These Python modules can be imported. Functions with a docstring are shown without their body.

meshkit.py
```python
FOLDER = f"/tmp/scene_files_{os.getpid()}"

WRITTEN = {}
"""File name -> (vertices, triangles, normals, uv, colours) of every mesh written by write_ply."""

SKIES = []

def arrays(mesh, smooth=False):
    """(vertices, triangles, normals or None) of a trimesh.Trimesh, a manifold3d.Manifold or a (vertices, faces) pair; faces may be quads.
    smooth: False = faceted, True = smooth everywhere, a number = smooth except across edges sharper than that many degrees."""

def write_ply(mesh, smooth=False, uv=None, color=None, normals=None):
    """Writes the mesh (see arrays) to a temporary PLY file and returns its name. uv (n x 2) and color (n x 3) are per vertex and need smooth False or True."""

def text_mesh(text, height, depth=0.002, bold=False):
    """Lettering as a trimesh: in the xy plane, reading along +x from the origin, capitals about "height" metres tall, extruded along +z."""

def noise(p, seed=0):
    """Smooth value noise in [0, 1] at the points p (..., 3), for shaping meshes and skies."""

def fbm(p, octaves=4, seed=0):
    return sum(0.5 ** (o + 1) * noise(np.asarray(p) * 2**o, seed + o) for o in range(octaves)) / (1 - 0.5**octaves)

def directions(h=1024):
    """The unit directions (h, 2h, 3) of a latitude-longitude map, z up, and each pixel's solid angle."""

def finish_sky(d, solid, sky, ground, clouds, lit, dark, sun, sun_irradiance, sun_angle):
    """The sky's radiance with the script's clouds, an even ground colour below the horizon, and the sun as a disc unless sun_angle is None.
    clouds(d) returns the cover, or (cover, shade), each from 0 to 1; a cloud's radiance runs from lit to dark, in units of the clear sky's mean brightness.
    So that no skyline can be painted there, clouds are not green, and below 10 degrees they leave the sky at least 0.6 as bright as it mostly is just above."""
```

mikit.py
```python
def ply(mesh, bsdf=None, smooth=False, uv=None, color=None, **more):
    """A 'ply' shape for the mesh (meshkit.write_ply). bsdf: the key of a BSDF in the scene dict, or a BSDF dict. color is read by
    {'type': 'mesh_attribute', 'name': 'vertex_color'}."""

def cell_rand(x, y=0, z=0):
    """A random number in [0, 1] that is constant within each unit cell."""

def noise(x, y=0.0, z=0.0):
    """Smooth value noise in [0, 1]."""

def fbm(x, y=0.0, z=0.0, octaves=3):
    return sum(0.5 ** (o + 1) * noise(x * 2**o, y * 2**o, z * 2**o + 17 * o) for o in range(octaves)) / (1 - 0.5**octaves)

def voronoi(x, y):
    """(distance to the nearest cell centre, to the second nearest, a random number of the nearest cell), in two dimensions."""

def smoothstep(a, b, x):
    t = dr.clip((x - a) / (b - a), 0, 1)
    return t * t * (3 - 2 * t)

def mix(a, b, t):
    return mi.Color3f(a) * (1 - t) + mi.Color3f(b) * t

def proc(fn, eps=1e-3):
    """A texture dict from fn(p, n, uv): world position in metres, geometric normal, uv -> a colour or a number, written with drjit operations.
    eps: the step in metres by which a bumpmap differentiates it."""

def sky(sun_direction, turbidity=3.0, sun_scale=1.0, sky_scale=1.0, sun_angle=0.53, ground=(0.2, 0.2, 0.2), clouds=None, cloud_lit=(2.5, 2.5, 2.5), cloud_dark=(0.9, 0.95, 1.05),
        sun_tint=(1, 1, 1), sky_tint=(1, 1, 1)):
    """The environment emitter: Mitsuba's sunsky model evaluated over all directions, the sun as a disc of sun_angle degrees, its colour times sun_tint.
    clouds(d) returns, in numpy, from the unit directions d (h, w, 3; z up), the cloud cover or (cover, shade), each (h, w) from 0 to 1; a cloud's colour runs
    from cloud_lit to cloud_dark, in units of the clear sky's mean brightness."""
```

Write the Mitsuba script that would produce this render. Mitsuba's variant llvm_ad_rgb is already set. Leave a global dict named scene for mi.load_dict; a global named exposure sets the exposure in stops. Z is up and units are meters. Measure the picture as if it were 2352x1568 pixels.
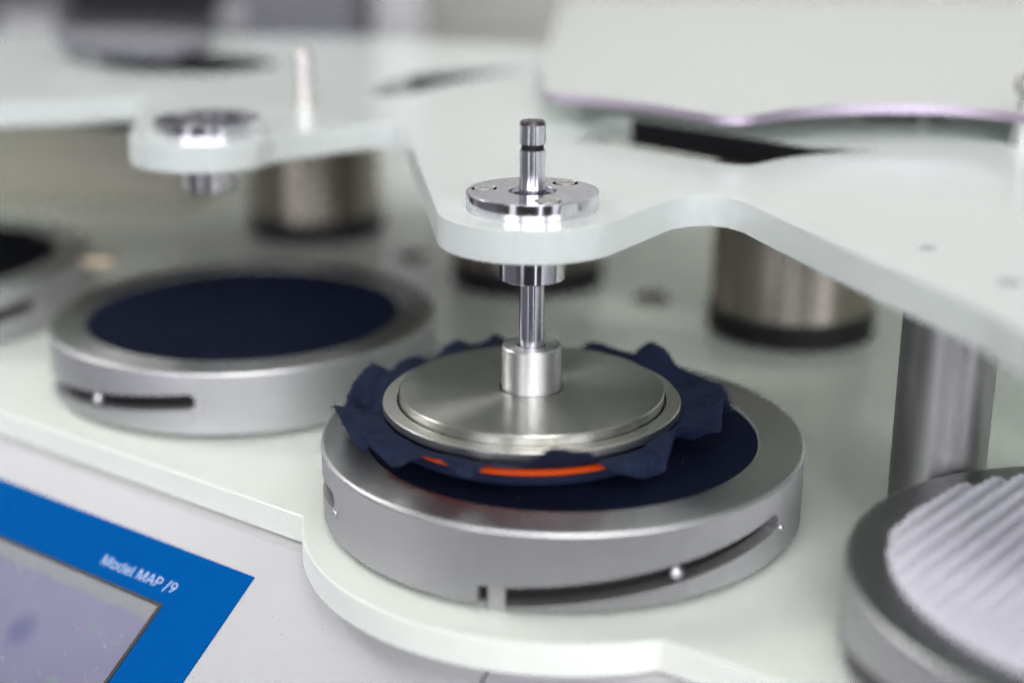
import math, random
import numpy as np
import trimesh, manifold3d
import drjit as dr
import mitsuba as mi
from shapely.geometry import Polygon, Point, LineString, box as sbox
from shapely.ops import unary_union
import mikit, meshkit
from mikit import proc, noise, fbm, voronoi, smoothstep, mix, cell_rand

T = mi.ScalarTransform4f
scene, labels = {}, {}
rng = np.random.default_rng(7)

# ------------------------------------------------------------------ camera
EYE = np.array([-0.0155, -0.4273, 0.1947])
PITCH = math.radians(18.225)
FW = np.array([0, math.cos(PITCH), -math.sin(PITCH)])
scene['camera'] = {
    'type': 'thinlens', 'fov': 2 * math.degrees(math.atan(1176 / 3381.0)), 'fov_axis': 'x',
    'aperture_radius': 0.0085, 'focus_distance': 0.443, 'near_clip': 0.01, 'far_clip': 50.0,
    'to_world': T().look_at(origin=EYE.tolist(), target=(EYE + FW).tolist(), up=[0, 0, 1]),
}
exposure = 0.15

# ------------------------------------------------------------------ light: room ambient, two ceiling lamps and added fill
AMBIENT = 0.22
scene['ambient'] = {'type': 'constant', 'radiance': {'type': 'rgb', 'value': [AMBIENT * 1.0, AMBIENT * 1.0, AMBIENT * 1.0]}}
LAMP_SIDE, LAMP_FRONT, GLOW_PANEL = 13.0, 9.0, 4.2


# ------------------------------------------------------------------ helpers
def put(key, mesh, mat, smooth=False, **kw):
    assert key not in scene, key
    scene[key] = mikit.ply(mesh, mat, smooth, **kw)
    return key


def nxt(base):
    if base not in scene and not any(k.startswith(base + '__') for k in scene) and base not in labels:
        return base
    i = 1
    while f'{base}_{i:03d}' in scene or any(k.startswith(f'{base}_{i:03d}__') for k in scene) or f'{base}_{i:03d}' in labels:
        i += 1
    return f'{base}_{i:03d}'


def tag(key, label=None, cat=None, group=None, kind=None):
    d = {}
    if label: d['label'] = label
    if cat: d['category'] = cat
    if group: d['group'] = group
    if kind: d['kind'] = kind
    labels[key] = d


def lathe(groups, cx=0, cy=0, n=160, ang0=0.0):
    """groups: list of polylines [(r, z), ...]; each is smooth within itself; returns (trimesh, uv) with uv = (angle, arc length)"""
    V, F, UV = [], [], []
    off = 0
    a = np.linspace(0, 2 * np.pi, n + 1) + ang0
    for g in groups:
        g = np.array(g, float)
        s = np.concatenate([[0], np.cumsum(np.linalg.norm(np.diff(g, axis=0), axis=1))])
        m = len(g)
        for i in range(m):
            V.append(np.stack([cx + g[i, 0] * np.cos(a), cy + g[i, 0] * np.sin(a), np.full(n + 1, g[i, 1])], 1))
            UV.append(np.stack([a / (2 * np.pi), np.full(n + 1, s[i] * 10)], 1))
        for i in range(m - 1):
            p = off + i * (n + 1) + np.arange(n)
            q = p + n + 1
            F.append(np.stack([p, p + 1, q + 1], 1)); F.append(np.stack([p, q + 1, q], 1))
        off += m * (n + 1)
    return trimesh.Trimesh(np.vstack(V), np.vstack(F), process=False), np.vstack(UV)


def put_lathe(key, groups, mat, cx=0, cy=0, n=160):
    m, uv = lathe(groups, cx, cy, n)
    scene[key] = mikit.ply(m, mat, True, uv=uv)
    return key


def arc(cx, cz, r, a0, a1, k=6):
    return [(cx + r * math.cos(math.radians(t)), cz + r * math.sin(math.radians(t))) for t in np.linspace(a0, a1, k)]


def rod(r, z0, z1, ch=0.0004, rin=0.0):
    """profile of an upright turned rod or ring with small chamfers"""
    g = [[(r, z0), (r, z1 - ch)], arc(r - ch, z1 - ch, ch, 0, 90, 4), [(r - ch, z1), (max(rin, 1e-5), z1)]]
    if rin:
        g.append([(rin, z1), (rin, z0)])
    return g


def box(cx, cy, cz, sx, sy, sz, rz=0.0, bevel=0.0):
    if bevel:
        m = rounded_prism(sbox(-sx / 2, -sy / 2, sx / 2, sy / 2).buffer(-bevel * 1.5).buffer(bevel * 1.5), -sz / 2, sz / 2, bevel, 0.02)
    else:
        m = trimesh.creation.box((sx, sy, sz))
    m.apply_transform(trimesh.transformations.rotation_matrix(rz, [0, 0, 1]))
    m.apply_translation((cx, cy, cz))
    return m


def dense(ring, step):
    ring = np.asarray(ring)[:, :2]
    if np.allclose(ring[0], ring[-1]): ring = ring[:-1]
    out = []
    for i in range(len(ring)):
        a, b = ring[i], ring[(i + 1) % len(ring)]
        k = max(1, int(np.linalg.norm(b - a) / step))
        out += [a + (b - a) * j / k for j in range(k)]
    return np.array(out)


def rounded_prism(poly, z0, z1, bevel, step=0.004, caps=True, sides=True):
    """a plate cut to a shapely outline with rounded top and bottom arrises, holes included"""
    poly = poly.simplify(2e-5)
    rings = [np.array(poly.exterior.coords)] + [np.array(i.coords) for i in poly.interiors]
    V, F, off = [], [], 0
    insets = []
    for j, r in enumerate(rings):
        p = dense(r, step)
        area = 0.5 * np.sum(p[:, 0] * np.roll(p[:, 1], -1) - p[:, 1] * np.roll(p[:, 0], -1))
        if (area > 0) == (j > 0): p = p[::-1]
        t1 = np.roll(p, -1, 0) - p; t0 = p - np.roll(p, 1, 0)
        n1 = np.stack([t1[:, 1], -t1[:, 0]], 1); n0 = np.stack([t0[:, 1], -t0[:, 0]], 1)
        n1 /= np.linalg.norm(n1, axis=1, keepdims=True); n0 /= np.linalg.norm(n0, axis=1, keepdims=True)
        nn = n0 + n1
        nn /= np.maximum((nn * nn).sum(1, keepdims=True) / 2, 0.3)
        k = 4
        rows = []
        for t in np.linspace(0, np.pi / 2, k): rows.append((bevel * (1 - math.sin(t)), z0 + bevel * (1 - math.cos(t))))
        for t in np.linspace(0, np.pi / 2, k): rows.append((bevel * (1 - math.cos(t)), z1 - bevel * (1 - math.sin(t))))
        m = len(p)
        for ins, z in rows: V.append(np.column_stack([p - nn * ins, np.full(m, z)]))
        if sides:
            for i in range(len(rows) - 1):
                a = off + i * m + np.arange(m); b = off + i * m + (np.arange(m) + 1) % m
                F.append(np.stack([a, b, b + m], 1)); F.append(np.stack([a, b + m, a + m], 1))
        insets.append((p - nn * bevel, off, off + (len(rows) - 1) * m))
        off += m * len(rows)
    if caps:
        pts = np.vstack([i[0] for i in insets])
        tri = np.array(manifold3d.triangulate([np.ascontiguousarray(i[0]) for i in insets], 1e-9)).astype(int).reshape(-1, 3)
        A = pts[tri]
        ccw = ((A[:, 1, 0] - A[:, 0, 0]) * (A[:, 2, 1] - A[:, 0, 1]) - (A[:, 1, 1] - A[:, 0, 1]) * (A[:, 2, 0] - A[:, 0, 0])) > 0
        tri[~ccw] = tri[~ccw][:, ::-1]
        zc0, zc1 = np.concatenate([np.full(len(i[0]), z0) for i in insets]), np.concatenate([np.full(len(i[0]), z1) for i in insets])
        V.append(np.column_stack([pts, zc1])); F.append(tri + off); off += len(pts)
        V.append(np.column_stack([pts, zc0])); F.append(tri[:, ::-1] + off)
    return trimesh.Trimesh(np.vstack(V), np.vstack(F), process=False)


def man(m):
    return trimesh.Trimesh(m.to_mesh().vert_properties[:, :3], m.to_mesh().tri_verts, process=False)


def spline(P, k=8, closed=False):
    P = np.array(P, float)
    n = len(P)
    out = []
    for i in range(n if closed else n - 1):
        p0, p1, p2, p3 = (P[(i - 1) % n], P[i], P[(i + 1) % n], P[(i + 2) % n]) if closed else (P[max(i - 1, 0)], P[i], P[i + 1], P[min(i + 2, n - 1)])
        for t in np.linspace(0, 1, k, endpoint=False):
            out.append(0.5 * (2 * p1 + (p2 - p0) * t + (2 * p0 - 5 * p1 + 4 * p2 - p3) * t * t + (3 * p1 - p0 - 3 * p2 + p3) * t ** 3))
    if not closed: out.append(P[-1])
    return np.array(out)


# ------------------------------------------------------------------ materials
def ts(b): return {'type': 'twosided', 'b': b}
def rgb(*c): return {'type': 'rgb', 'value': list(c)}


def paint(c, rough=0.2, spec=0.5, speck=0.0, bump=0.0, cell=380.0):
    col = rgb(*c)
    if speck:
        def f(p, n, uv, c=c, speck=speck):
            d, _, r = voronoi(p.x * cell, p.y * cell)
            m = dr.select(r > 1 - speck, smoothstep(0.12, 0.03, d), 0.0)
            big = fbm(p.x * 18, p.y * 18, p.z * 18)
            return mix(c, (0.25, 0.25, 0.25), m * 0.7) * (0.97 + 0.06 * big)
        col = proc(f)
    b = {'type': 'principled', 'base_color': col, 'roughness': rough, 'specular': spec}
    if bump:
        b = {'type': 'bumpmap', 'tex': proc(lambda p, n, uv: fbm(p.x * 900, p.y * 900, p.z * 900), eps=2e-4), 'scale': bump, 'b': b}
    return ts(b)


def metal(c, au, av=None):
    d = {'type': 'roughconductor', 'material': 'none', 'specular_reflectance': rgb(*c), 'distribution': 'ggx'}
    if av is None: d['alpha'] = au
    else: d['alpha_u'], d['alpha_v'] = au, av
    return ts(d)


def smudged(c, au, av=None, amt=0.18, scale=120.0, scratch=0.0, grain=None):
    def f(p, n, uv, c=c):
        q = fbm(p.x * scale, p.y * scale, p.z * scale)
        q2 = fbm(p.x * scale * 0.22, p.y * scale * 0.22, p.z * scale * 0.22)
        k = 1 + amt * (q - 0.5) + amt * 1.4 * (q2 - 0.5)
        if grain is not None:
            k = k * (1 + 0.10 * (noise(uv.y * grain, 0.5, 0.5) - 0.5))
        col = mi.Color3f(*c) * k
        if scratch:
            d, _, r = voronoi(p.x * 300, p.y * 300)
            m = dr.select(r > 1 - scratch, smoothstep(0.14, 0.04, d), 0.0)
            d2, _, r2 = voronoi(p.x * 170 + 5, p.y * 1100 + p.x * 500)
            m = dr.maximum(m, dr.select(r2 > 1 - scratch * 0.7, smoothstep(0.16, 0.05, d2), 0.0))
            col = mix(col, (0.95, 0.95, 0.95), m * 0.6)
        return dr.clip(col, 0.0, 0.98)
    d = metal(c, au, av)
    d['b']['specular_reflectance'] = proc(f)
    return d


MATS = {
    'white_enamel': paint((0.665, 0.71, 0.69), 0.16, 0.5, speck=0.03, bump=0.000012),
    'base_enamel': paint((0.85, 0.89, 0.825), 0.25, 0.5, speck=0.03, bump=0.000012),
    'panel_enamel': paint((0.515, 0.512, 0.53), 0.35, 0.35, speck=0.02),
    'cover_enamel': paint((0.61, 0.64, 0.615), 0.22, 0.5),
    'wall_paint': paint((0.66, 0.665, 0.63), 0.7, 0.2),
    'dark_wall': paint((0.05, 0.05, 0.055), 0.6, 0.2),
    'bench_laminate': paint((0.10, 0.095, 0.12), 0.4, 0.4),
    'floor_vinyl': paint((0.07, 0.07, 0.08), 0.35, 0.4),
    'chrome': metal((0.78, 0.78, 0.83), 0.018),
    'chrome_rod': metal((0.78, 0.78, 0.84), 0.022, 0.05),
    'turned_top': smudged((0.76, 0.77, 0.77), 0.05, 0.20, 0.16, 90.0, 0.012),
    'turned_side': metal((0.66, 0.66, 0.66), 0.14, 0.34),
    'ring_chamfer': metal((0.86, 0.87, 0.88), 0.14, 0.22),
    'satin_steel': metal((0.62, 0.62, 0.60), 0.09, 0.33),
    'shaded_top': smudged((0.35, 0.355, 0.36), 0.06, 0.12, 0.14, 90.0),  # darker copy of turned_top with shade and vignetting put into its colour
    'post_steel': metal((0.80, 0.78, 0.74), 0.18),
    'screw_steel': ts({'type': 'principled', 'base_color': rgb(0.55, 0.54, 0.51), 'metallic': 0.6, 'roughness': 0.4}),
    'steel_disc': smudged((0.63, 0.63, 0.595), 0.04, 0.21, 0.20, 110.0, 0.05),
    'steel_rim': smudged((0.74, 0.735, 0.69), 0.10, 0.20, 0.12, 300.0),
    'collar_steel': smudged((0.80, 0.80, 0.80), 0.11, 0.36, 0.14, 400.0),
    'column_steel': smudged((0.40, 0.40, 0.405), 0.12, 0.35, 0.10, 60.0),
    'hub_steel': metal((0.40, 0.37, 0.325), 0.07, 0.36),
    'bare_edge': metal((0.62, 0.53, 0.66), 0.25),  # bare metal, with the lavender it reflects put into its colour
    'brass': metal((0.85, 0.70, 0.52), 0.25),
    'black_rubber': ts({'type': 'principled', 'base_color': rgb(0.008, 0.008, 0.009), 'roughness': 0.6, 'specular': 0.3}),
    'dark_metal': ts({'type': 'principled', 'base_color': rgb(0.03, 0.03, 0.033), 'roughness': 0.35, 'specular': 0.5}),
    'dark_cap': ts({'type': 'principled', 'base_color': rgb(0.10, 0.09, 0.10), 'metallic': 0.8, 'roughness': 0.35}),
    'orange_rubber': ts({'type': 'principled', 'base_color': rgb(0.76, 0.082, 0.003), 'roughness': 0.45, 'specular': 0.2}),
    'blue_film': ts({'type': 'principled', 'base_color': proc(lambda p, n, uv: mix((0.0, 0.090, 0.345), (0.0, 0.104, 0.39), fbm(p.x * 900, p.y * 900, p.z * 900))), 'roughness': 0.7, 'specular': 0.02}),
    'white_ink': ts({'type': 'principled', 'base_color': rgb(0.50, 0.62, 0.86), 'roughness': 0.5}),
    'bezel_black': ts({'type': 'principled', 'base_color': rgb(0.018, 0.018, 0.02), 'roughness': 0.5}),
    'grey_case': paint((0.085, 0.088, 0.098), 0.45, 0.3),
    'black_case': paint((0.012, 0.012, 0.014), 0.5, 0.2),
    'beige_case': paint((0.38, 0.37, 0.31), 0.4, 0.4),
    'lug_metal': metal((0.46, 0.465, 0.47), 0.36),
    'body_metal': metal((0.045, 0.045, 0.055), 0.35),
    'rear_top': paint((0.27, 0.275, 0.295), 0.4, 0.4),
    'rear_edge': paint((0.17, 0.17, 0.20), 0.45, 0.3),
    'pale_case': paint((0.40, 0.40, 0.42), 0.4, 0.4),
    'lamp_white': paint((0.8, 0.8, 0.8), 0.5, 0.3),
}


def weave(p, n, uv):
    return 0.5 + 0.25 * dr.sin(p.x * 9000) * dr.sin(p.y * 9000) + 0.6 * fbm(p.x * 500, p.y * 500, p.z * 500)


def navy_col(p, n, uv):
    lint = voronoi(p.x * 260, p.y * 260)
    m = dr.select(lint[2] > 0.975, smoothstep(0.10, 0.02, lint[0]), 0.0)
    c = mix((0.0034, 0.0058, 0.0172), (0.0056, 0.0092, 0.0255), fbm(p.x * 300, p.y * 300, p.z * 300))
    return mix(c, (0.12, 0.12, 0.15), m * 0.8)


MATS['navy_cloth'] = ts({'type': 'bumpmap', 'tex': proc(weave, eps=1e-4), 'scale': 0.00004,
                         'b': {'type': 'principled', 'base_color': proc(navy_col), 'roughness': 0.85, 'specular': 0.10, 'sheen': 0.02}})
MATS['black_cloth'] = ts({'type': 'principled', 'base_color': rgb(0.0025, 0.003, 0.005), 'roughness': 0.9, 'specular': 0.1})
MATS['navy_specimen'] = ts({'type': 'bumpmap', 'tex': proc(weave, eps=1e-4), 'scale': 0.00005,
                            'b': {'type': 'principled', 'base_color': rgb(0.0105, 0.0163, 0.0450), 'roughness': 0.75, 'specular': 0.2, 'sheen': 0.06}})
MATS['white_knit'] = ts({'type': 'bumpmap', 'tex': proc(lambda p, n, uv: fbm(p.x * 1100, p.y * 1100, p.z * 1100), eps=1e-4), 'scale': 0.0002,
                         'b': {'type': 'principled', 'base_color': rgb(0.70, 0.69, 0.755), 'roughness': 0.9, 'specular': 0.1, 'sheen': 0.1}})


def knurl(p, n, uv):
    a = dr.atan2(p.y, p.x) * 0.0745
    k = 2 * math.pi / 0.00072
    return dr.abs(dr.sin((a + p.z) * k * 0.5)) * dr.abs(dr.sin((a - p.z) * k * 0.5))


MATS['knurled'] = ts({'type': 'bumpmap', 'tex': proc(knurl, eps=5e-5), 'scale': 0.00030,
                      'b': {'type': 'roughconductor', 'material': 'none', 'specular_reflectance': rgb(0.66, 0.665, 0.68), 'alpha': 0.30, 'distribution': 'ggx'}})
MATS['satin_ring'] = smudged((0.66, 0.665, 0.68), 0.38, None, 0.10, 80.0)

# panel frame (the console face slopes down towards the front)
TD = np.array([0.807, -0.59, 0.0]); TD /= np.linalg.norm(TD)
ND = np.array([-0.59, -0.807, 0.0]); ND /= np.linalg.norm(ND)
PB = np.array([-0.0803, -0.0099, -0.0095]) + ND * 0.002
AL = math.radians(35)
DN = ND * math.cos(AL) - np.array([0, 0, 1.0]) * math.sin(AL)
PN = np.cross(TD, -DN); PN *= np.sign(PN[2])


def pan(t, d, h=0.0):
    return PB + TD * t + DN * d + PN * h


def screen_col(p, n, uv):
    q = p - mi.Point3f(*[float(x) for x in PB])
    t = q.x * float(TD[0]) + q.y * float(TD[1])
    d = q.x * float(DN[0]) + q.y * float(DN[1]) + q.z * float(DN[2])
    base = mix((0.195, 0.188, 0.30), (0.225, 0.218, 0.335), fbm(t * 60, d * 60))
    # grey title band of the display, then the lavender page
    band = smoothstep(0.0012, -0.0012, (d - 0.0395) - 0.0004 * dr.sin(t * 300))
    base = mix(base, (0.255, 0.262, 0.285), band)
    def disc(ct, cd, r, soft=0.001):
        return smoothstep(r, r - soft, dr.sqrt(dr.square(t - ct) + dr.square(d - cd)))
    green = disc(-0.0540, 0.0487, 0.0024) + disc(-0.0401, 0.0498, 0.0017) + disc(-0.0540, 0.0690, 0.003)
    base = mix(base, (0.20, 0.27, 0.27), dr.minimum(green, 1.0) * 0.55)
    base = mix(base, (0.075, 0.09, 0.23), disc(-0.0800, 0.0590, 0.0085, 0.007) * 0.6)
    # fine rub scratches
    k = t * 0.82 + d * 0.57; l = -t * 0.57 + d * 0.82
    s = noise(k * 90, l * 4200); s2 = noise(k * 160 + 9, (l + 0.3 * k) * 3000)
    sc = smoothstep(0.87, 0.97, s) * smoothstep(0.45, 0.75, noise(k * 120, l * 160, 3.0)) + smoothstep(0.9, 0.98, s2) * smoothstep(0.5, 0.8, noise(k * 100, l * 150, 7.0))
    return mix(base, (0.50, 0.49, 0.62), dr.minimum(sc, 1.0) * 0.45)


MATS['display'] = ts({'type': 'principled', 'base_color': proc(screen_col), 'roughness': 0.35, 'specular': 0.2})
scene.update(MATS)

# ------------------------------------------------------------------ setting: bench, floor, wall
put('bench_top', box(0, 0.235, -0.16, 2.4, 1.33, 0.03), 'bench_laminate'); tag('bench_top', kind='structure')
put('floor', trimesh.Trimesh([[-6, -6, -0.95], [6, -6, -0.95], [6, 6, -0.95], [-6, 6, -0.95]], [[0, 1, 2], [0, 2, 3]]), 'floor_vinyl'); tag('floor', kind='structure')
# unseen wall; its glowing panels are added for front fill and chrome streaks
put('front_wall', box(0, -3.05, 0.4, 7, 0.1, 2.7), 'dark_wall'); tag('front_wall', kind='structure')
for i, (xa, xb, za, zb, L) in enumerate(((-3.4, -1.3, 0.2, 1.35, GLOW_PANEL), (-0.9, 1.1, 0.2, 1.35, GLOW_PANEL), (1.5, 3.4, 0.2, 1.35, GLOW_PANEL), (-2.5, -1.7, -0.9, 0.15, GLOW_PANEL * 0.20), (0.55, 0.80, -0.9, 0.15, GLOW_PANEL * 0.36), (2.0, 2.9, -0.9, 0.15, GLOW_PANEL * 0.20))):
    k = 'front_wall__glow_panel' + ('' if i == 0 else f'_{i:03d}')
    put(k, trimesh.Trimesh(np.array([[xa, -2.995, za], [xb, -2.995, za], [xb, -2.995, zb], [xa, -2.995, zb]]), [[0, 2, 1], [0, 3, 2]], process=False), 'lamp_white')
    scene[k]['emitter'] = {'type': 'area', 'radiance': rgb(L * 0.98, L * 0.97, L * 1.03)}
put('back_wall', box(0, 1.05, 0.4, 6, 0.1, 2.7), 'wall_paint'); tag('back_wall', kind='structure')

# ------------------------------------------------------------------ two ceiling lamps and an added fill lamp (outside the frame)
def lamp(loc, aim, sx, sy, L, label):
    k = nxt('ceiling_lamp')
    loc, aim = np.array(loc, float), np.array(aim, float)
    M = T().look_at(origin=loc.tolist(), target=aim.tolist(), up=[0.01, 1, 0.02])
    m = trimesh.Trimesh([[-sx / 2, -sy / 2, 0], [sx / 2, -sy / 2, 0], [sx / 2, sy / 2, 0], [-sx / 2, sy / 2, 0]], [[0, 1, 2], [0, 2, 3]], process=False)
    d = mikit.ply(m, 'lamp_white'); d['to_world'] = M
    d['emitter'] = {'type': 'area', 'radiance': rgb(L, L * 0.99, L * 0.97)}
    scene[k + '__diffuser'] = d
    h = mikit.ply(trimesh.creation.box((sx + 0.03, sy + 0.03, 0.05)).apply_translation((0, 0, -0.028)), 'lamp_white'); h['to_world'] = M
    scene[k + '__housing'] = h
    tag(k, label, 'lamp')


lamp((-1.64, 0.75, 1.5), (0, 0.05, 0.05), 0.5, 0.5, LAMP_SIDE, 'square ceiling lamp high to the left of the machine')
lamp((-0.05, -0.50, 1.6), (-0.05, 0.0, 0.0), 0.9, 0.14, LAMP_FRONT, 'narrow ceiling lamp almost straight above the machine')
lamp((0.35, -1.75, 1.6), (0.0, 0.0, 0.0), 1.2, 0.3, 12.0, 'wide added fill lamp farther in front of the machine, out of view')  # fill lamp added to brighten the front of the base

# ------------------------------------------------------------------ machine base
T1c, T2c, T0c, T3c = (0.0, 0.0), (-0.1205, 0.1267), (0.1424, -0.1023), (-0.282, 0.211)
def tn(t, n): return (TD * t + ND * n)[:2]
outline = Polygon([tn(-0.75, 0.0554), tn(0.5, 0.0554), tn(0.5, -0.62), tn(-0.75, -0.62)])
for c in (T1c, T0c, T3c): outline = outline.union(Point(c[0] + 0.0010, c[1] + -0.0071).buffer(0.0816, 48))
outline = outline.buffer(0.0035, 24).buffer(-0.0035, 24)
M = 'machine_base'
tag(M, 'white enamelled machine base with a sloping console, carrying the round metal tables', 'testing machine')
put(M + '__base_plate', rounded_prism(outline, -0.0095, 0.0, 0.0007, 0.01), 'base_enamel', 40)


def panel_mesh():
    # cross-section in (d, h): bend under the plate, then the sloping face, then the front drop
    prof = [pan(0, -0.03, 0)]
    pts = []
    back = PB - ND * 0.06
    def at(x): return x
    R = 0.004
    # flat top under the base plate, rounded bend, slope
    P0 = PB - np.array([0, 0, 0.0006])
    seq = [P0 - ND * 0.07]
    for u in np.linspace(0, 1, 7):
        a = AL * u
        seq.append(P0 + ND * (R * math.sin(a)) - np.array([0, 0, 1]) * R * (1 - math.cos(a)))
    last = seq[-1]
    seq.append(last + DN * 0.115)
    e = seq[-1]
    for u in np.linspace(0.15, 1, 5):
        a = AL + (math.pi / 2 - AL) * u
        seq.append(e + (ND * math.sin(0) + ND * 0.006 * (math.sin(a) - math.sin(AL))) - np.array([0, 0, 1]) * 0.006 * (math.cos(AL) - math.cos(a)))
    seq.append(seq[-1] - np.array([0, 0, 0.045]))
    seq.append(P0 - ND * 0.07 - np.array([0, 0, 0.10]))
    return np.array(seq)


def extrude_profile(seq, t0, t1):
    n = len(seq)
    V = np.vstack([seq + TD * t0, seq + TD * t1])
    F = []
    for i in range(n):
        j = (i + 1) % n
        F += [[i, j, j + n], [i, j + n, i + n]]
    c = len(V)
    V = np.vstack([V, seq.mean(0) + TD * t0, seq.mean(0) + TD * t1])
    for i in range(n):
        j = (i + 1) % n
        F += [[c, j, i], [c + 1, i + n, j + n]]
    return trimesh.Trimesh(V, F, process=False)


SEQ = panel_mesh()
SURF = SEQ[7]            # start of the slope
H0 = float((SURF - PB) @ PN)   # height of the slope's surface over the reference plane
put(M + '__front_panel', extrude_profile(SEQ, -0.65, 0.0822), 'panel_enamel', 25)
put(M + '__front_panel_001', extrude_profile(SEQ, 0.0834, 0.45), 'panel_enamel', 25)


def panel_sheet(poly, h, th):
    m = trimesh.creation.extrude_polygon(poly, th, engine='earcut')
    v = m.vertices
    m.vertices = PB + np.outer(v[:, 0], TD) + np.outer(v[:, 1], DN) + np.outer(v[:, 2] + h + H0, PN)
    m.invert()
    return m


BT, BD = -0.0004, 0.01455
put(M + '__overlay', panel_sheet(Polygon([(-0.36, BD), (-0.0083, BD), (-0.0083, BD + 0.098), (-0.36, BD + 0.098)]).difference(sbox(-0.34, 0.0335, -0.0335, 0.105)), 0.0001, 0.0003), 'blue_film')
labels[M + '__overlay'] = {'label': 'bright blue printed overlay round the display'}
put(M + '__screen_bezel', panel_sheet(sbox(-0.34, 0.0335, -0.0335, 0.105).difference(sbox(-0.3385, 0.0345, -0.0349, 0.1035)), 0.0001, 0.0006), 'bezel_black')
put(M + '__screen', panel_sheet(sbox(-0.3385, 0.0345, -0.0349, 0.1035), 0.00008, 0.0001), 'display')
labels[M + '__screen'] = {'label': 'scuffed lavender grey display in the blue overlay'}
tm = meshkit.text_mesh('Model MAP /9', 0.0036, 0.00006)
w = tm.bounds[1][0] - tm.bounds[0][0]
v = tm.vertices.copy(); v[:, 0] = (v[:, 0] - tm.bounds[0][0]) * (0.0352 / w)
tm.vertices = PB + np.outer(v[:, 0] - 0.0681, TD) + np.outer(0.0292 - v[:, 1], DN) + np.outer(v[:, 2] + H0 + 0.00042, PN)
put(M + '__overlay__lettering', tm, 'white_ink')
# screws in the base plate
for (x, y, r) in [(0.0496, 0.2265, 0.0068), (-0.0659, 0.3022, 0.006)]:
    k = M + '__screw'; i = 0
    while k in scene: i += 1; k = f'{M}__screw_{i:03d}'
    put_lathe(k, [arc(0.0, -0.0075, 0.0115, 35, 70, 6)[:-1], [(0.0036, 0.003), (0.0034, 0.0012)], [(0.0034, 0.0012), (1e-5, 0.0012)]], 'hub_steel', x, y, 40)

# ------------------------------------------------------------------ abrading tables with clamp rings
HT = 0.0251
R1, RI = 0.0745, 0.0605


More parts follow.
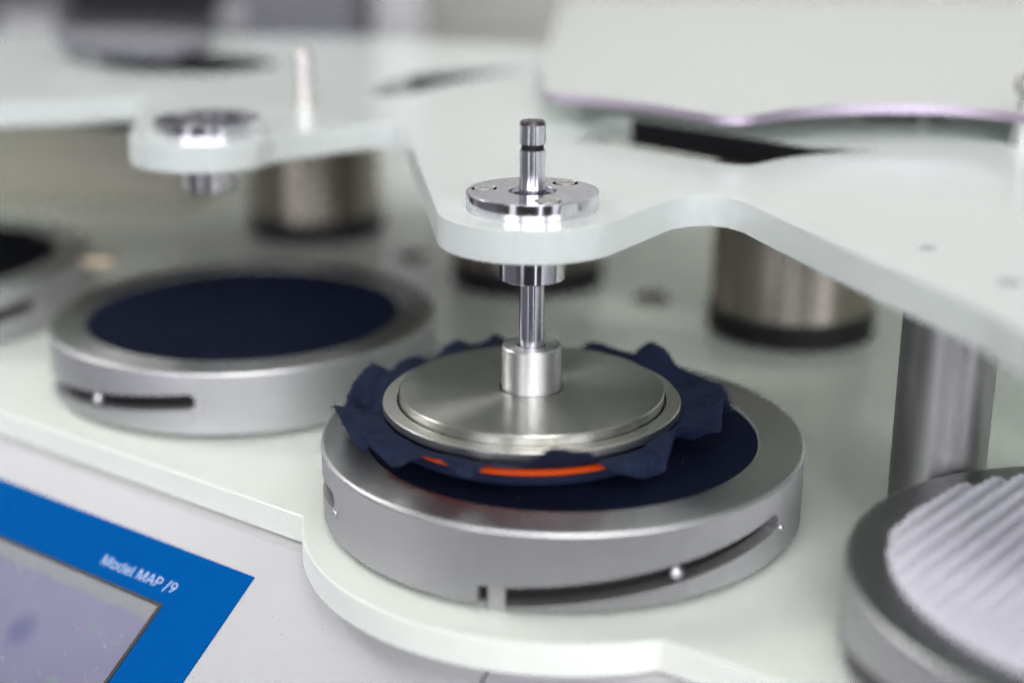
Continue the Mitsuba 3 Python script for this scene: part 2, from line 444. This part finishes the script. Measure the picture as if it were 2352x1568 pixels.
def ring_mesh(end_deg, notch=True):
    C = manifold3d.CrossSection
    prof = C([np.array([[0.0700, 0.0022], [R1 - 0.0003, 0.0022], [R1, 0.0026], [R1, HT - 0.0014], [R1 - 0.0005, HT - 0.00025], [RI + 0.0004, HT - 0.00025], [RI, HT - 0.0007], [RI, HT - 0.005], [0.0700, HT - 0.0062]])])
    m = prof.revolve(256)
    for q in range(3):
        a1 = end_deg + 120 * q - 1.6; a0 = a1 - 66
        caps = []
        for t in np.linspace(a0, a1, 24):
            z = 0.0144 - (a1 - t) * 0.000137
            a = math.radians(t)
            s = manifold3d.Manifold.cylinder(0.010, 0.0028, 0.0028, 20).rotate((0, 90, 0)).translate((0.067, 0, z)).rotate((0, 0, t))
            caps.append(s)
        cut = manifold3d.Manifold.batch_boolean([manifold3d.Manifold.batch_hull([caps[i], caps[i + 1]]) for i in range(len(caps) - 1)], manifold3d.OpType.Add)
        if notch:
            z = 0.0144 - 66 * 0.000137
            n = manifold3d.Manifold.cube((0.012, 0.0076, z + 0.0026), False).translate((0.067, -0.0076, 0.0)).rotate((0, 0, a0))
            cut = cut + n
        m = m - cut
    return man(m)


def table(c, end_deg, label, side_mat, top_mat='turned_top'):
    k = nxt('abrading_table')
    r = ring_mesh(end_deg); r.apply_translation((c[0], c[1], 0))
    put(k + '__clamp_ring', r, side_mat, 35)
    put_lathe(k + '__ring_face', [[(RI + 0.0004, HT), (R1 - 0.0009, HT)]], top_mat, *c, n=220)
    put_lathe(k + '__ring_bevel', [arc(R1 - 0.0009 , HT - 0.0010, 0.0010, 88, 4, 7)], 'ring_chamfer', *c, n=220)
    put_lathe(k + '__table_body', [[(0.0698, 0.0022), (0.0698, 0.0185)], [(0.0698, 0.0185), (0.001, 0.0185)], [(0.0698, 0.0022), (0.0670, 0.0022)], [(0.0670, 0.0022), (0.0670, 0.0)]], 'black_rubber', *c, n=120)
    for q in range(3):
        a = math.radians(end_deg - 31.0 + 120 * q)
        s = trimesh.creation.icosphere(2, 0.0021)
        cyl_ = trimesh.creation.cylinder(0.0014, 0.008, sections=20)
        cyl_.apply_transform(trimesh.transformations.rotation_matrix(math.pi / 2, [0, 1, 0])); cyl_.apply_translation((-0.004, 0, 0))
        p = man(manifold3d.Manifold(manifold3d.Mesh(np.array(s.vertices, np.float32), np.array(s.faces, np.uint32))) + manifold3d.Manifold(manifold3d.Mesh(np.array(cyl_.vertices, np.float32), np.array(cyl_.faces, np.uint32))))
        p.apply_translation((0.0738, 0, 0.0108)); p.apply_transform(trimesh.transformations.rotation_matrix(a, [0, 0, 1])); p.apply_translation((c[0], c[1], 0))
        put(k + '__pin' + ('' if q == 0 else f'_{q:03d}'), p, 'chrome', 35)
    for q in range(3):
        a = math.radians(end_deg - 1.6 - 66 + 120 * q)
        b = box(0.0714, -0.0027, 0.0050, 0.0034, 0.0050, 0.0096, 0, 0.0003); b.apply_transform(trimesh.transformations.rotation_matrix(a, [0, 0, 1])); b.apply_translation((c[0], c[1], 0))
        put(k + '__lug' + ('' if q == 0 else f'_{q:03d}'), b, 'lug_metal', 30)
        st = trimesh.creation.icosphere(2, 0.0010); st.apply_translation((0.0747, 0, 0.0118)); st.apply_transform(trimesh.transformations.rotation_matrix(math.radians(end_deg + 1.6 + 120 * q), [0, 0, 1])); st.apply_translation((c[0], c[1], 0))
        put(k + '__glint_bead' + ('' if q == 0 else f'_{q:03d}'), st, 'chrome', True)  # chrome bead added to give the glint at the slot end
    tag(k, label, 'abrading table', 'round abrading tables on the base')
    return k


table(T1c, -36.0, 'front abrading table with a knurled clamp ring, under the steel specimen holder', 'knurled')
table(T2c, -94.5, 'abrading table with bare navy cloth, left of and behind the one with the holder', 'satin_ring')
k3 = table(T3c, -31.0, 'blurred abrading table cut off by the left edge of the photo', 'satin_ring')
table(T0c, -115.0, 'abrading table in the bottom right corner, topped with white ribbed fabric', 'satin_ring', 'shaded_top')
m = box(0.080, 0, 0.0225, 0.016, 0.010, 0.003, 0, 0.0006)
m.apply_transform(trimesh.transformations.rotation_matrix(math.radians(2), [0, 0, 1])); m.apply_translation((T3c[0], T3c[1], 0))
put(k3 + '__tab', m, 'brass', 30)


def cloth_disc(c, key, label, mat='navy_cloth'):
    n, rr = 120, np.concatenate([np.linspace(0.0002, RI - 0.002, 22), [RI - 0.0012, RI - 0.0006, RI - 0.0002, RI - 0.00005]])
    a = np.linspace(0, 2 * np.pi, n, endpoint=False)
    V, F = [], []
    for i, r in enumerate(rr):
        x, y = c[0] + r * np.cos(a), c[1] + r * np.sin(a)
        z = 0.0247 + 0.00012 * meshkit.fbm(np.stack([x * 60, y * 60, 0 * x], -1), 2) - 0.0007 * max(0, (r - RI + 0.0012) / 0.0012) ** 2
        V.append(np.stack([x, y, z], 1))
        if i:
            p = (i - 1) * n + np.arange(n); q = (i - 1) * n + (np.arange(n) + 1) % n
            F += [np.stack([p, q, q + n], 1), np.stack([p, q + n, p + n], 1)]
    put(key, trimesh.Trimesh(np.vstack(V), np.vstack(F)[:, ::-1], process=False), mat, True)
    tag(key, label, 'fabric disc', 'navy fabric discs clamped in the tables')


cloth_disc(T1c, 'fabric_disc', 'navy fabric disc clamped flat in the table beneath the specimen holder')
cloth_disc(T2c, 'fabric_disc_001', 'whole bare navy fabric disc clamped in the table left of the specimen holder')
cloth_disc(T3c, 'fabric_disc_002', 'almost black blurred fabric disc at the left edge of the photo', 'black_cloth')


def ribbed_disc():
    n, m = 420, 90
    a = np.linspace(0, 2 * np.pi, n, endpoint=False)
    d = np.array([0.664, 0.748]); pr = np.array([0.748, -0.664])
    V, F = [], []
    for i in range(m):
        f = i / (m - 1)
        Rm = 0.0635
        r = Rm * min(1, f / 0.93) if f < 0.93 else Rm
        x0, y0 = r * np.cos(a), r * np.sin(a)
        w = pr[0] * x0 + pr[1] * y0 + 0.0003 * (meshkit.fbm(np.stack([x0 * 50, y0 * 50, 0 * x0], -1), 2) - 0.5)
        al_ = d[0] * x0 + d[1] * y0
        wave = (0.5 + 0.5 * np.cos(w * 2 * np.pi / 0.0050)) ** 1.4 * (0.88 + 0.12 * np.cos(al_ * 2 * np.pi / 0.0050 + w * 900))
        edge = max(0, (r - Rm + 0.004) / 0.004)
        z = HT + 0.0010 + 0.0032 * wave * (1 - 0.35 * edge) - 0.0004 * edge
        rr = r + edge * 0.0007 * wave
        if f > 0.93:
            u = (f - 0.93) / 0.07
            z = z * (1 - u) + (HT + 0.0001) * u
            rr = rr + 0.0004 * math.sin(math.pi * u) - 0.001 * u
        V.append(np.stack([T0c[0] + rr * np.cos(a), T0c[1] + rr * np.sin(a), z], 1))
        if i:
            p = (i - 1) * n + np.arange(n); q = (i - 1) * n + (np.arange(n) + 1) % n
            F += [np.stack([p, q, q + n], 1), np.stack([p, q + n, p + n], 1)]
    put('ribbed_fabric_disc', trimesh.Trimesh(np.vstack(V), np.vstack(F)[:, ::-1], process=False), 'white_knit', True)
    tag('ribbed_fabric_disc', 'thick white ribbed fabric disc on the table in the bottom right corner', 'fabric disc')


ribbed_disc()

# ------------------------------------------------------------------ guide plate
HX, HY = -0.0095, -0.0023
ZT, ZB = 0.0963, 0.0863
L2 = (T2c[0] + HX, T2c[1] + HY - 0.001)
L3 = (T3c[0] + HX, T3c[1] + HY)
def circ_pts(c, r, a0, a1, k=16): return [(c[0] + r * math.cos(math.radians(t)), c[1] + r * math.sin(math.radians(t))) for t in np.linspace(a0, a1, k)]
L0 = (0.1262, -0.140)
main = Polygon(
    circ_pts(L0, 0.0285, -20, -190, 14)
    + [(0.0925, -0.104), (0.0741, -0.0535), (0.0575, -0.0035), (0.0545, 0.0065), (0.0505, 0.0125), (0.0452, 0.0150), (0.0392, 0.0140), (0.0330, 0.0100)]
    + circ_pts((HX, HY), 0.0284, -38, -178, 24)[0:]
    + [(-0.0500, 0.0850), (-0.0560, 0.1300)] + circ_pts((-0.0650, 0.1320), 0.0090, 5, 120, 8) + [(-0.0790, 0.1345), (-0.0960, 0.1225), (-0.1045, 0.1130)]
    + circ_pts(L2, 0.0290, -40, -176, 20)
    + [(-0.1660, 0.1650)] + circ_pts((-0.1790, 0.1960), 0.0095, 0, 110, 8) + [(-0.2000, 0.1985), (-0.2350, 0.1900)]
    + circ_pts(L3, 0.0285, -62, -184, 16)
    + [(-0.335, 0.31), (-0.40, 0.36), (-0.42, 0.46), (-0.10, 0.43), (0.10, 0.34), (0.34, 0.17), (0.30, 0.05), (0.22, -0.03), (0.165, -0.10)])
main = main.buffer(0)
win1 = Polygon([(0.0074, 0.1064), (0.0340, 0.0839), (0.0530, 0.0665), (0.0590, 0.0617), (0.0640, 0.0610), (0.0680, 0.0638), (0.0743, 0.0698), (0.0800, 0.0742), (0.088, 0.0791), (0.1028, 0.0847), (0.1185, 0.0873), (0.105, 0.0905), (0.0905, 0.0935), (0.022, 0.1638)]).buffer(0.0012).buffer(-0.0012)
win2 = Polygon([(-0.078, 0.216), (-0.066, 0.211), (-0.0503, 0.2405), (-0.0311, 0.2700), (-0.004, 0.298), (-0.040, 0.288), (-0.070, 0.268)]).buffer(0.003).buffer(-0.003)
win3 = Polygon([(0.124, 0.152), (0.158, 0.150), (0.160, 0.165), (0.126, 0.168)])
shade_win4 = Polygon([(-0.238, 0.355), (-0.205, 0.308), (-0.178, 0.286), (-0.160, 0.281), (-0.144, 0.291), (-0.129, 0.310), (-0.15, 0.345), (-0.21, 0.37)]).buffer(0.004).buffer(-0.004)  # opening shaped like the dark shade under the rear cover
plate_poly = main.difference(unary_union([win1, win2, win3, shade_win4, Point(HX, HY).buffer(0.0086), Point(L2).buffer(0.0086)]))
G = 'guide_plate'
put(G + '__plate', rounded_prism(plate_poly, ZB, ZT, 0.0005, 0.004), 'white_enamel', 40)
tag(G, 'white enamelled lobed plate carried above the tables, with chrome bushings', 'guide plate')


def bushing(c, key, screws):
    zf = ZT + 0.0052
    RF = 0.0196
    disc = Point(0, 0).buffer(RF, 64).difference(Point(0, 0).buffer(0.0070, 32))
    for a in screws:
        disc = disc.difference(Point(0.0147 * math.cos(math.radians(a)), 0.0147 * math.sin(math.radians(a))).buffer(0.0038, 24))
    t = rounded_prism(disc, ZT + 0.00003, zf, 0.00025, 0.0006)
    sl, _ = lathe([[(0.0070, 0.0748), (0.0095, 0.0748)], [(0.0095, 0.0748), (0.0099, 0.0752), (0.0099, ZT)], [(0.0041, 0.0750), (0.0041, zf - 0.002)], [(0.0070, 0.0748), (0.0041, 0.0752)]], 0, 0, 96)
    sl = trimesh.Trimesh(sl.vertices, sl.faces); 
    m = trimesh.util.concatenate([t, sl]); m.apply_translation((c[0], c[1], 0))
    put(key, m, 'chrome', 35)
    put_lathe(key + '__bearing', [[(0.0070, zf - 0.0016), (0.0040, zf - 0.0020)]], 'dark_cap', *c, n=60)
    for i, a in enumerate(screws):
        x, y = c[0] + 0.0147 * math.cos(math.radians(a)), c[1] + 0.0147 * math.sin(math.radians(a))
        s = manifold3d.Manifold.cylinder(0.0030, 0.0031, 0.0029, 40) - manifold3d.Manifold.cylinder(0.004, 0.0018, 0.0018, 6).translate((0, 0, 0.0010))
        put(key + '__screw' + ('' if i == 0 else f'_{i:03d}'), man(s.translate((x, y, zf - 0.0028))), 'screw_steel', 30)
        put_lathe(key + '__counterbore' + ('' if i == 0 else f'_{i:03d}'), [[(0.0037, zf - 0.0004), (0.0037, zf - 0.0038)], [(0.0037, zf - 0.0036), (1e-5, zf - 0.0036)]], 'black_rubber', x, y, 32)


for i, w_ in enumerate((win1, win3, shade_win4, win2)):
    put(G + '__shade_strip' + ('' if i == 0 else f'_{i:03d}'), rounded_prism(Polygon(w_.buffer(0.0001).exterior.coords, [w_.buffer(-0.0012).exterior.coords]).intersection(sbox((0.032, -1, -1, -0.064)[i], -1, 1, 1)), ZB - 0.0002, ZT - 0.0003, 0.0001, 0.004), 'black_case')  # black strips stand for the shade inside the cut-outs
put(G + '__dark_backing', rounded_prism(Polygon([(-0.26, 0.40), (-0.22, 0.26), (-0.09, 0.19), (-0.03, 0.22), (0.01, 0.31), (-0.10, 0.40)]).buffer(0.004), 0.0762, 0.0792, 0.0004, 0.01), 'black_case', 30)  # black sheet added so the rear openings look dark inside
bushing((HX, HY), G + '__bushing', (167, 47, -73))
bushing(L2, G + '__bushing_001', (140, 20, -100))
put_lathe(G + '__post', [[(0.0040, ZT), (0.0040, ZT + 0.021)], arc(0.0, ZT + 0.021, 0.0040, 0, 89, 8)], 'post_steel', -0.1006, 0.1768, 40)
for i, (x, y, r) in enumerate([(0.0944, -0.0497, 0.0022), (0.1055, -0.0832, 0.003)]):
    put_lathe(G + '__plug' + ('' if i == 0 else f'_{i:03d}'), [[(r, ZT + 0.0001), (r * 0.8, ZT + 0.0005)], [(r * 0.8, ZT + 0.0005), (1e-5, ZT + 0.0005)]], 'pale_case', x, y, 30)

# ------------------------------------------------------------------ cover plates with a bare machined edge
def cover(key, pts, z0, z1, edge, label, standoffs, top_mat='cover_enamel'):
    poly = Polygon(pts).buffer(0)
    put(key + '__plate', rounded_prism(poly, z0, z1, 0.0003, 0.004, caps=True, sides=False), top_mat, 30)
    put(key + '__edge', rounded_prism(poly, z0, z1, 0.0003, 0.004, caps=False, sides=True), edge, 40)
    for i, (x, y, top) in enumerate(standoffs):
        put_lathe(key + '__standoff' + ('' if i == 0 else f'_{i:03d}'), rod(0.005, ZT, z0, 0.0002), 'satin_steel', x, y, 40)
        if top:
            put_lathe(key + '__knob' + ('' if i == 0 else f'_{i:03d}'), [[(0.0028, z1), (0.0028, z1 + 0.006)], arc(0, z1 + 0.009, 0.0048, -50, 89, 9)], 'satin_steel', x, y, 40)
    tag(key, label, 'cover plate')


front_edge = spline([(-0.0031, 0.1395), (0.010, 0.1320), (0.0210, 0.1243), (0.0362, 0.1116), (0.0502, 0.0948), (0.0562, 0.0886), (0.0628, 0.0862), (0.0690, 0.0880), (0.0745, 0.0920), (0.0840, 0.0998), (0.0958, 0.1056), (0.1090, 0.1094), (0.1256, 0.1108), (0.1408, 0.1085), (0.1544, 0.1015), (0.1652, 0.0905), (0.178, 0.072), (0.190, 0.050)], 6)
cover('cover_plate', [tuple(p) for p in front_edge] + [(0.26, 0.03), (0.46, 0.25), (0.40, 0.52), (0.02, 0.57), (0.008, 0.40), (0.002, 0.30), (-0.004, 0.22)], 0.1050, 0.1086, 'bare_edge',
      'pale raised cover plate with a wavy bare edge tinted with a lavender reflection at the upper right', [(0.168, 0.098, True), (0.150, 0.165, False), (0.012, 0.20, False), (0.06, 0.34, False), (0.22, 0.27, False)])
rear_edge = spline([(-0.256, 0.360), (-0.250, 0.340), (-0.233, 0.310), (-0.205, 0.284), (-0.185, 0.279), (-0.170, 0.290), (-0.166, 0.320), (-0.176, 0.345)], 6)
cover('cover_plate_001', [tuple(p) for p in rear_edge] + [(-0.21, 0.362), (-0.25, 0.365)], 0.1035, 0.1085, 'rear_edge',
      'far grey raised cover with its shade cut dark into the plate under it at the upper left', [(-0.232, 0.345, False), (-0.190, 0.33, False)], 'rear_top')

# ------------------------------------------------------------------ spindle, specimen holder
put_lathe('spindle__shaft', [[(0.0038, 0.0420), (0.0038, 0.1136)], [(0.0038, 0.1136), (0.0033, 0.1136)], [(0.0033, 0.1154), (0.0038, 0.1154)], [(0.0038, 0.1154), (0.0038, 0.1209)]], 'chrome_rod', HX, HY, 96)
put_lathe('spindle__groove', [[(0.0033, 0.1135), (0.0033, 0.1155)]], 'black_rubber', HX, HY, 64)
put_lathe('spindle__tip', [[(0.0038, 0.1209), (0.0036, 0.1217), (0.0033, 0.1221)], [(0.0033, 0.1221), (1e-5, 0.1222)]], 'dark_cap', HX, HY, 64)
labels['spindle__tip'] = {'label': 'dark rounded end of the rod'}
tag('spindle', 'polished steel rod with a dark groove, standing upright through the white plate', 'spindle')

S = 'specimen_holder'
put_lathe(S + '__rim', [[(0.0440, 0.0342), (0.0452, 0.0342)], [(0.0452, 0.0342), (0.0457, 0.0348), (0.0457, 0.0368)], [(0.0457, 0.0368), (0.0454, 0.0372)], [(0.0454, 0.0372), (0.0414, 0.0372)], [(0.0414, 0.0372), (0.0412, 0.0370), (0.0412, 0.0345)], [(0.0412, 0.0345), (0.036, 0.0345)]], 'steel_rim', HX, HY, 220)
put_lathe(S + '__loading_disc', [[(0.0407, 0.0346), (0.0407, 0.0397)], [(0.0407, 0.0397), (0.0403, 0.0402)], [(0.0403, 0.0402), (0.0100, 0.0402)], [(0.0100, 0.0402), (0.0100, 0.0385)], [(0.0100, 0.0385), (0.0038, 0.0385)]], 'steel_disc', HX, HY, 220)
put_lathe(S + '__collar', [[(0.0092, 0.0386), (0.0092, 0.0534)], [(0.0092, 0.0534), (0.0087, 0.0540)], [(0.0087, 0.0540), (0.0046, 0.0540)], [(0.0046, 0.0540), (0.0042, 0.0534), (0.0042, 0.045)]], 'collar_steel', HX, HY, 120)
put_lathe(S + '__body', [[(0.0440, 0.0342), (0.0428, 0.0340)], [(0.0426, 0.0340), (0.0426, 0.0285)], [(0.0426, 0.0285), (0.0416, 0.0270), (0.0400, 0.0265)], [(0.0400, 0.0265), (1e-4, 0.0265)]], 'steel_rim', HX, HY, 120)
tag(S, 'round stainless steel specimen holder with a central collar, on the front navy cloth', 'specimen holder')

th = np.linspace(0, 2 * np.pi, 161); ph = np.linspace(0, 2 * np.pi, 17)
om = trimesh.creation.torus(0.0441, 0.00112, 200, 20); om.apply_scale((1, 1, 0.95)); om.apply_translation((HX, HY, 0.0306))
put('rubber_ring', om, 'orange_rubber', True)
tag('rubber_ring', 'bright orange rubber ring gripping the ruffled cloth beneath the steel holder', 'o-ring')

# ------------------------------------------------------------------ ruffled cloth specimen round the holder
EDGE = [(-154, 60.6, 36.9), (-149, 57, 30.8), (-142, 58.5, 35.2), (-137, 55, 29.8), (-132, 56, 31.5), (-121, 59.8, 38.7), (-117, 60.0, 39.6), (-112.5, 54.5, 32.7), (-109, 53, 31.7), (-106, 55, 34.2), (-102.5, 59, 38.6), (-95, 62, 39.5), (-90, 62, 41.8), (-87.5, 63, 44.4),
        (-85.5, 64, 46.0), (-81, 63, 44.4), (-76.5, 61, 43.0), (-73, 57.5, 39.0), (-67.5, 54, 33.6), (-61.5, 53.2, 31.2), (-52, 53.5, 28.6), (-46.5, 54, 28.8), (-43.2, 55.5, 41.4), (-41, 55.5, 41.6), (-35, 59.5, 40.2), (-27, 60.9, 36.4), (-18, 59.5, 42.2), (0, 61.5, 32.5),
        (10, 62.4, 33.6), (18, 64, 33.5), (22.5, 63.6, 32.8), (33, 63.8, 32.0), (38, 63, 33.2), (44, 62, 38.5), (48, 61.5, 39.3), (51.5, 62, 37.2), (55, 63, 33.2), (63.5, 61, 34.8), (69, 61.5, 35.5), (74.5, 62, 31.8), (82, 62, 30.0), (90, 62, 31.0),
        (97.5, 64.5, 34.4), (100.5, 65.5, 36.2), (104, 63, 34.5), (108, 63, 33.7), (113.5, 63, 36.2), (117, 62, 35.2), (122, 63.5, 30.2), (129, 62.5, 33.4), (133, 62.5, 33.0), (140, 62, 30.7), (143, 62, 32.4), (147, 62, 36.0), (153, 61, 35.8), (163, 60, 33.5), (176, 58.5, 30.5), (193, 60.2, 38.3), (200, 60.3, 38.0)]
# flaps that roll over and hang down: centre angle, width, strength
HANG = [(216, 10, 1.0), (250, 5.5, 0.9), (305, 12, 1.0)]


def specimen():
    E_ = sorted([(a % 360, r / 1e3, z / 1e3) for a, r, z in EDGE])
    A = np.array([x[0] for x in E_]); Rr = np.array([x[1] for x in E_]); Z = np.array([x[2] for x in E_])
    from scipy.interpolate import PchipInterpolator
    A3 = np.concatenate([A - 360, A, A + 360])
    fr, fz = PchipInterpolator(A3, np.tile(Rr, 3)), PchipInterpolator(A3, np.tile(Z, 3))
    n = 1080
    a = np.arange(n) * 360 / n
    er, ez = fr(a), fz(a)
    jag = meshkit.noise(np.stack([a * 2.2, 0 * a, 0 * a], -1), 3) * 0.0005 + meshkit.noise(np.stack([a * 0.5, 0 * a + 5, 0 * a], -1), 4) * 0.0006
    er = er + jag - 0.0005
    c, s = np.cos(np.radians(a)), np.sin(np.radians(a))
    V, F = [], []
    rows = [(0.0005, 0.0257), (0.020, 0.0257), (0.0410, 0.0257), (0.0430, 0.0259), (0.0442, 0.0266), (0.0448, 0.0277), (0.0447, 0.0287), (0.0438, 0.0294), (0.0433, 0.0304), (0.0434, 0.0314), (0.0438, 0.0323)]
    pts = []
    zc = fz(a)
    for r, z in rows:
        pts.append((np.full(n, r), np.full(n, z)))
    k = 26
    lowf = np.convolve(np.concatenate([ez, ez, ez]), np.ones(61) / 61, 'same')[n:2 * n]
    for j in range(1, k + 1):
        u = j / k
        # near the ring the ruffles are tight and shallow, they open towards the edge
        hang = np.zeros(n)
        for ac, wd, st in HANG: hang = np.maximum(hang, st * np.exp(-np.abs((a - ac) / wd) ** 3))
        r_m, z_m = (0.0440 + er) / 2, 0.0326 + (ez - 0.0326) * 0.30 + (lowf - 0.0326) * 0.15
        r_c = r_m * (1 - hang) + (er + 0.0022) * hang
        z_c = z_m * (1 - hang) + (np.maximum(ez, 0.0326) + 0.0042) * hang
        B0, B1, B2 = (1 - u) ** 2, 2 * u * (1 - u), u * u
        z_lin = B0 * 0.0326 + B1 * z_c + B2 * ez
        r_lin = B0 * 0.0440 + B1 * r_c + B2 * er
        wr = (meshkit.fbm(np.stack([a / 360 * 40 * 1.0, np.full(n, u * 2.5), 0 * a], -1), 3, 5) - 0.5)
        blend = 1.0
        wr2 = (meshkit.fbm(np.stack([(a - 360) / 360 * 40, np.full(n, u * 2.5), 0 * a], -1), 3, 5) - 0.5)
        t = np.clip((a - 330) / 30, 0, 1); wr = wr * (1 - t) + wr2 * t
        wr = 0.55 * wr + 0.9 * (0.18 - np.abs(wr))
        z_lin = z_lin + wr * 0.0040 * math.sin(math.pi * min(1, u * 1.02)) ** 0.8
        for ac, wd, am in ((336, 7, 0.0030), (170, 9, 0.0035), (27, 9, 0.0025), (60, 6, 0.0025), (128, 6, 0.0025)):
            z_lin = z_lin - am * np.exp(-((a - ac) / wd) ** 2) * math.sin(math.pi * u) ** 2
        r = r_lin + 0.0006 * math.sin(math.pi * u) * wr
        z_lin = np.maximum(z_lin, 0.0262 + 0.0003)
        pts.append((r, z_lin))
    for i, (r, z) in enumerate(pts):
        V.append(np.stack([HX + r * c, HY + r * s, z], 1))
        if i:
            p = (i - 1) * n + np.arange(n); q = (i - 1) * n + (np.arange(n) + 1) % n
            F += [np.stack([p, q, q + n], 1), np.stack([p, q + n, p + n], 1)]
    V, F = np.vstack(V), np.vstack(F)
    top = trimesh.Trimesh(V, F, process=False)
    # give the cloth its thickness
    nv = len(V)
    nr = top.vertex_normals
    lo = V - nr * 0.0003
    e0 = (len(pts) - 1) * n
    p = e0 + np.arange(n); q = e0 + (np.arange(n) + 1) % n
    rimf = np.vstack([np.stack([p, q + nv, q], 1), np.stack([p, p + nv, q + nv], 1)])
    m = trimesh.Trimesh(np.vstack([V, lo]), np.vstack([F, F[:, ::-1] + nv, rimf]), process=False)
    put('fabric_specimen__cloth', m, 'navy_specimen', 60)
    # frayed threads on the cut edge
    th_ = []
    for i in range(230):
        ang = float(rng.choice([rng.uniform(-2, 24), rng.uniform(186, 204), rng.uniform(0, 360)], p=[0.45, 0.2, 0.35]))
        L = float(rng.uniform(0.0006, 0.0022))
        j = int(ang / 360 * n) % n
        P0 = V[e0 + j]
        d = np.array([c[j], s[j], rng.uniform(-0.2, 0.5)]) + rng.normal(0, 0.5, 3); d /= np.linalg.norm(d)
        b = rng.normal(0, 0.5, 3)
        path = np.array([P0 - d * 0.0005 + (d * u + b * u * u * 0.5) * L for u in np.linspace(0, 1, 5)])
        th_.append(tube(path, 0.00007))
    put('fabric_specimen__frayed_thread', trimesh.util.concatenate(th_), 'navy_specimen', True)
    tag('fabric_specimen__frayed_thread', kind='stuff')
    tag('fabric_specimen', 'ruffled navy cloth with frayed edges, gathered round the steel holder', 'fabric')


def tube(path, r, k=5):
    V, F = [], []
    for i, p in enumerate(path):
        d = path[min(i + 1, len(path) - 1)] - path[max(i - 1, 0)]; d /= np.linalg.norm(d)
        u = np.cross(d, [0.3, 0.2, 0.93]); u /= np.linalg.norm(u); w = np.cross(d, u)
        for j in range(k):
            t = 2 * np.pi * j / k
            V.append(p + r * (1 - 0.5 * i / len(path)) * (u * math.cos(t) + w * math.sin(t)))
    for i in range(len(path) - 1):
        for j in range(k):
            a, b = i * k + j, i * k + (j + 1) % k
            F += [[a, b, b + k], [a, b + k, a + k]]
    return trimesh.Trimesh(V, F, process=False)


specimen()

# ------------------------------------------------------------------ steel drive housings under the plate and the supporting column
def housing(c, r, label, zt=0.0845):
    k = nxt('drive_housing')
    put_lathe(k + '__shell', rod(r, 0.0110, zt, 0.0008), 'hub_steel', *c, n=100)
    put_lathe(k + '__foot', [[(r + 0.0012, 0.0), (r + 0.0012, 0.0104), (r - 0.0004, 0.0112)]], 'black_rubber', *c, n=100)
    tag(k, label, 'drive housing', 'steel cylinders on black feet under the plate')


housing((0.1057, 0.1850), 0.0345, 'brushed steel cylinder on a black foot, right of the spindle beneath the plate')
housing((-0.0080, 0.2630), 0.0350, 'brushed steel cylinder on a black foot, right behind the spindle, mostly hidden')
housing((-0.1230, 0.3640), 0.0355, 'brushed steel cylinder on a black foot, beneath the left lobe of the plate')
put('motor_box__case', box(-0.270, 0.465, 0.040, 0.150, 0.10, 0.080, -0.12, 0.006), 'beige_case', 30)
put('motor_box__lid', box(-0.270, 0.465, 0.0815, 0.140, 0.09, 0.003, -0.12, 0.001), 'grey_case', 30)
tag('motor_box', 'blurred beige grey box behind the table at the left edge', 'motor housing')
put_lathe('support_column__shaft', rod(0.0140, 0.0012, ZB - 0.0040, 0.0005), 'column_steel', 0.1136, -0.015, 140)
put_lathe('support_column__washer', rod(0.0149, 0.0, 0.0012, 0.0003), 'column_steel', 0.1136, -0.015, 100)
put_lathe('support_column__pad', rod(0.0130, ZB - 0.0040, ZB - 0.0004, 0.0003), 'black_rubber', 0.1136, -0.015, 100)
tag('support_column', 'thick satin metal column standing behind the bottom right table', 'column')

# ------------------------------------------------------------------ blurred equipment on the bench behind
C_ = 'grey_cabinet'
put(C_ + '__case', box(-0.52, 0.80, 0.13, 0.80, 0.30, 0.55, 0, 0.006), 'grey_case', 30)
put(C_ + '__display_panel', box(-0.277, 0.648, 0.110, 0.11, 0.006, 0.05, 0, 0.001), 'black_case', 30)
put(C_ + '__side_panel', box(-0.172, 0.648, 0.09, 0.088, 0.006, 0.10, 0, 0.001), 'rear_edge', 30)
put(C_ + '__keypad', box(-0.362, 0.647, 0.080, 0.042, 0.008, 0.018, 0, 0.002), 'pale_case', 30)
put(C_ + '__handle', box(-0.215, 0.644, 0.086, 0.018, 0.012, 0.016, 0, 0.002), 'pale_case', 30)
tag(C_, 'dark grey instrument case blurred in the upper left background', 'cabinet')
put('pale_post', box(-0.100, 0.70, 0.12, 0.038, 0.05, 0.53, 0, 0.002), 'panel_enamel', 30)
tag('pale_post', 'pale upright post beside the dark grey case in the background', 'post')
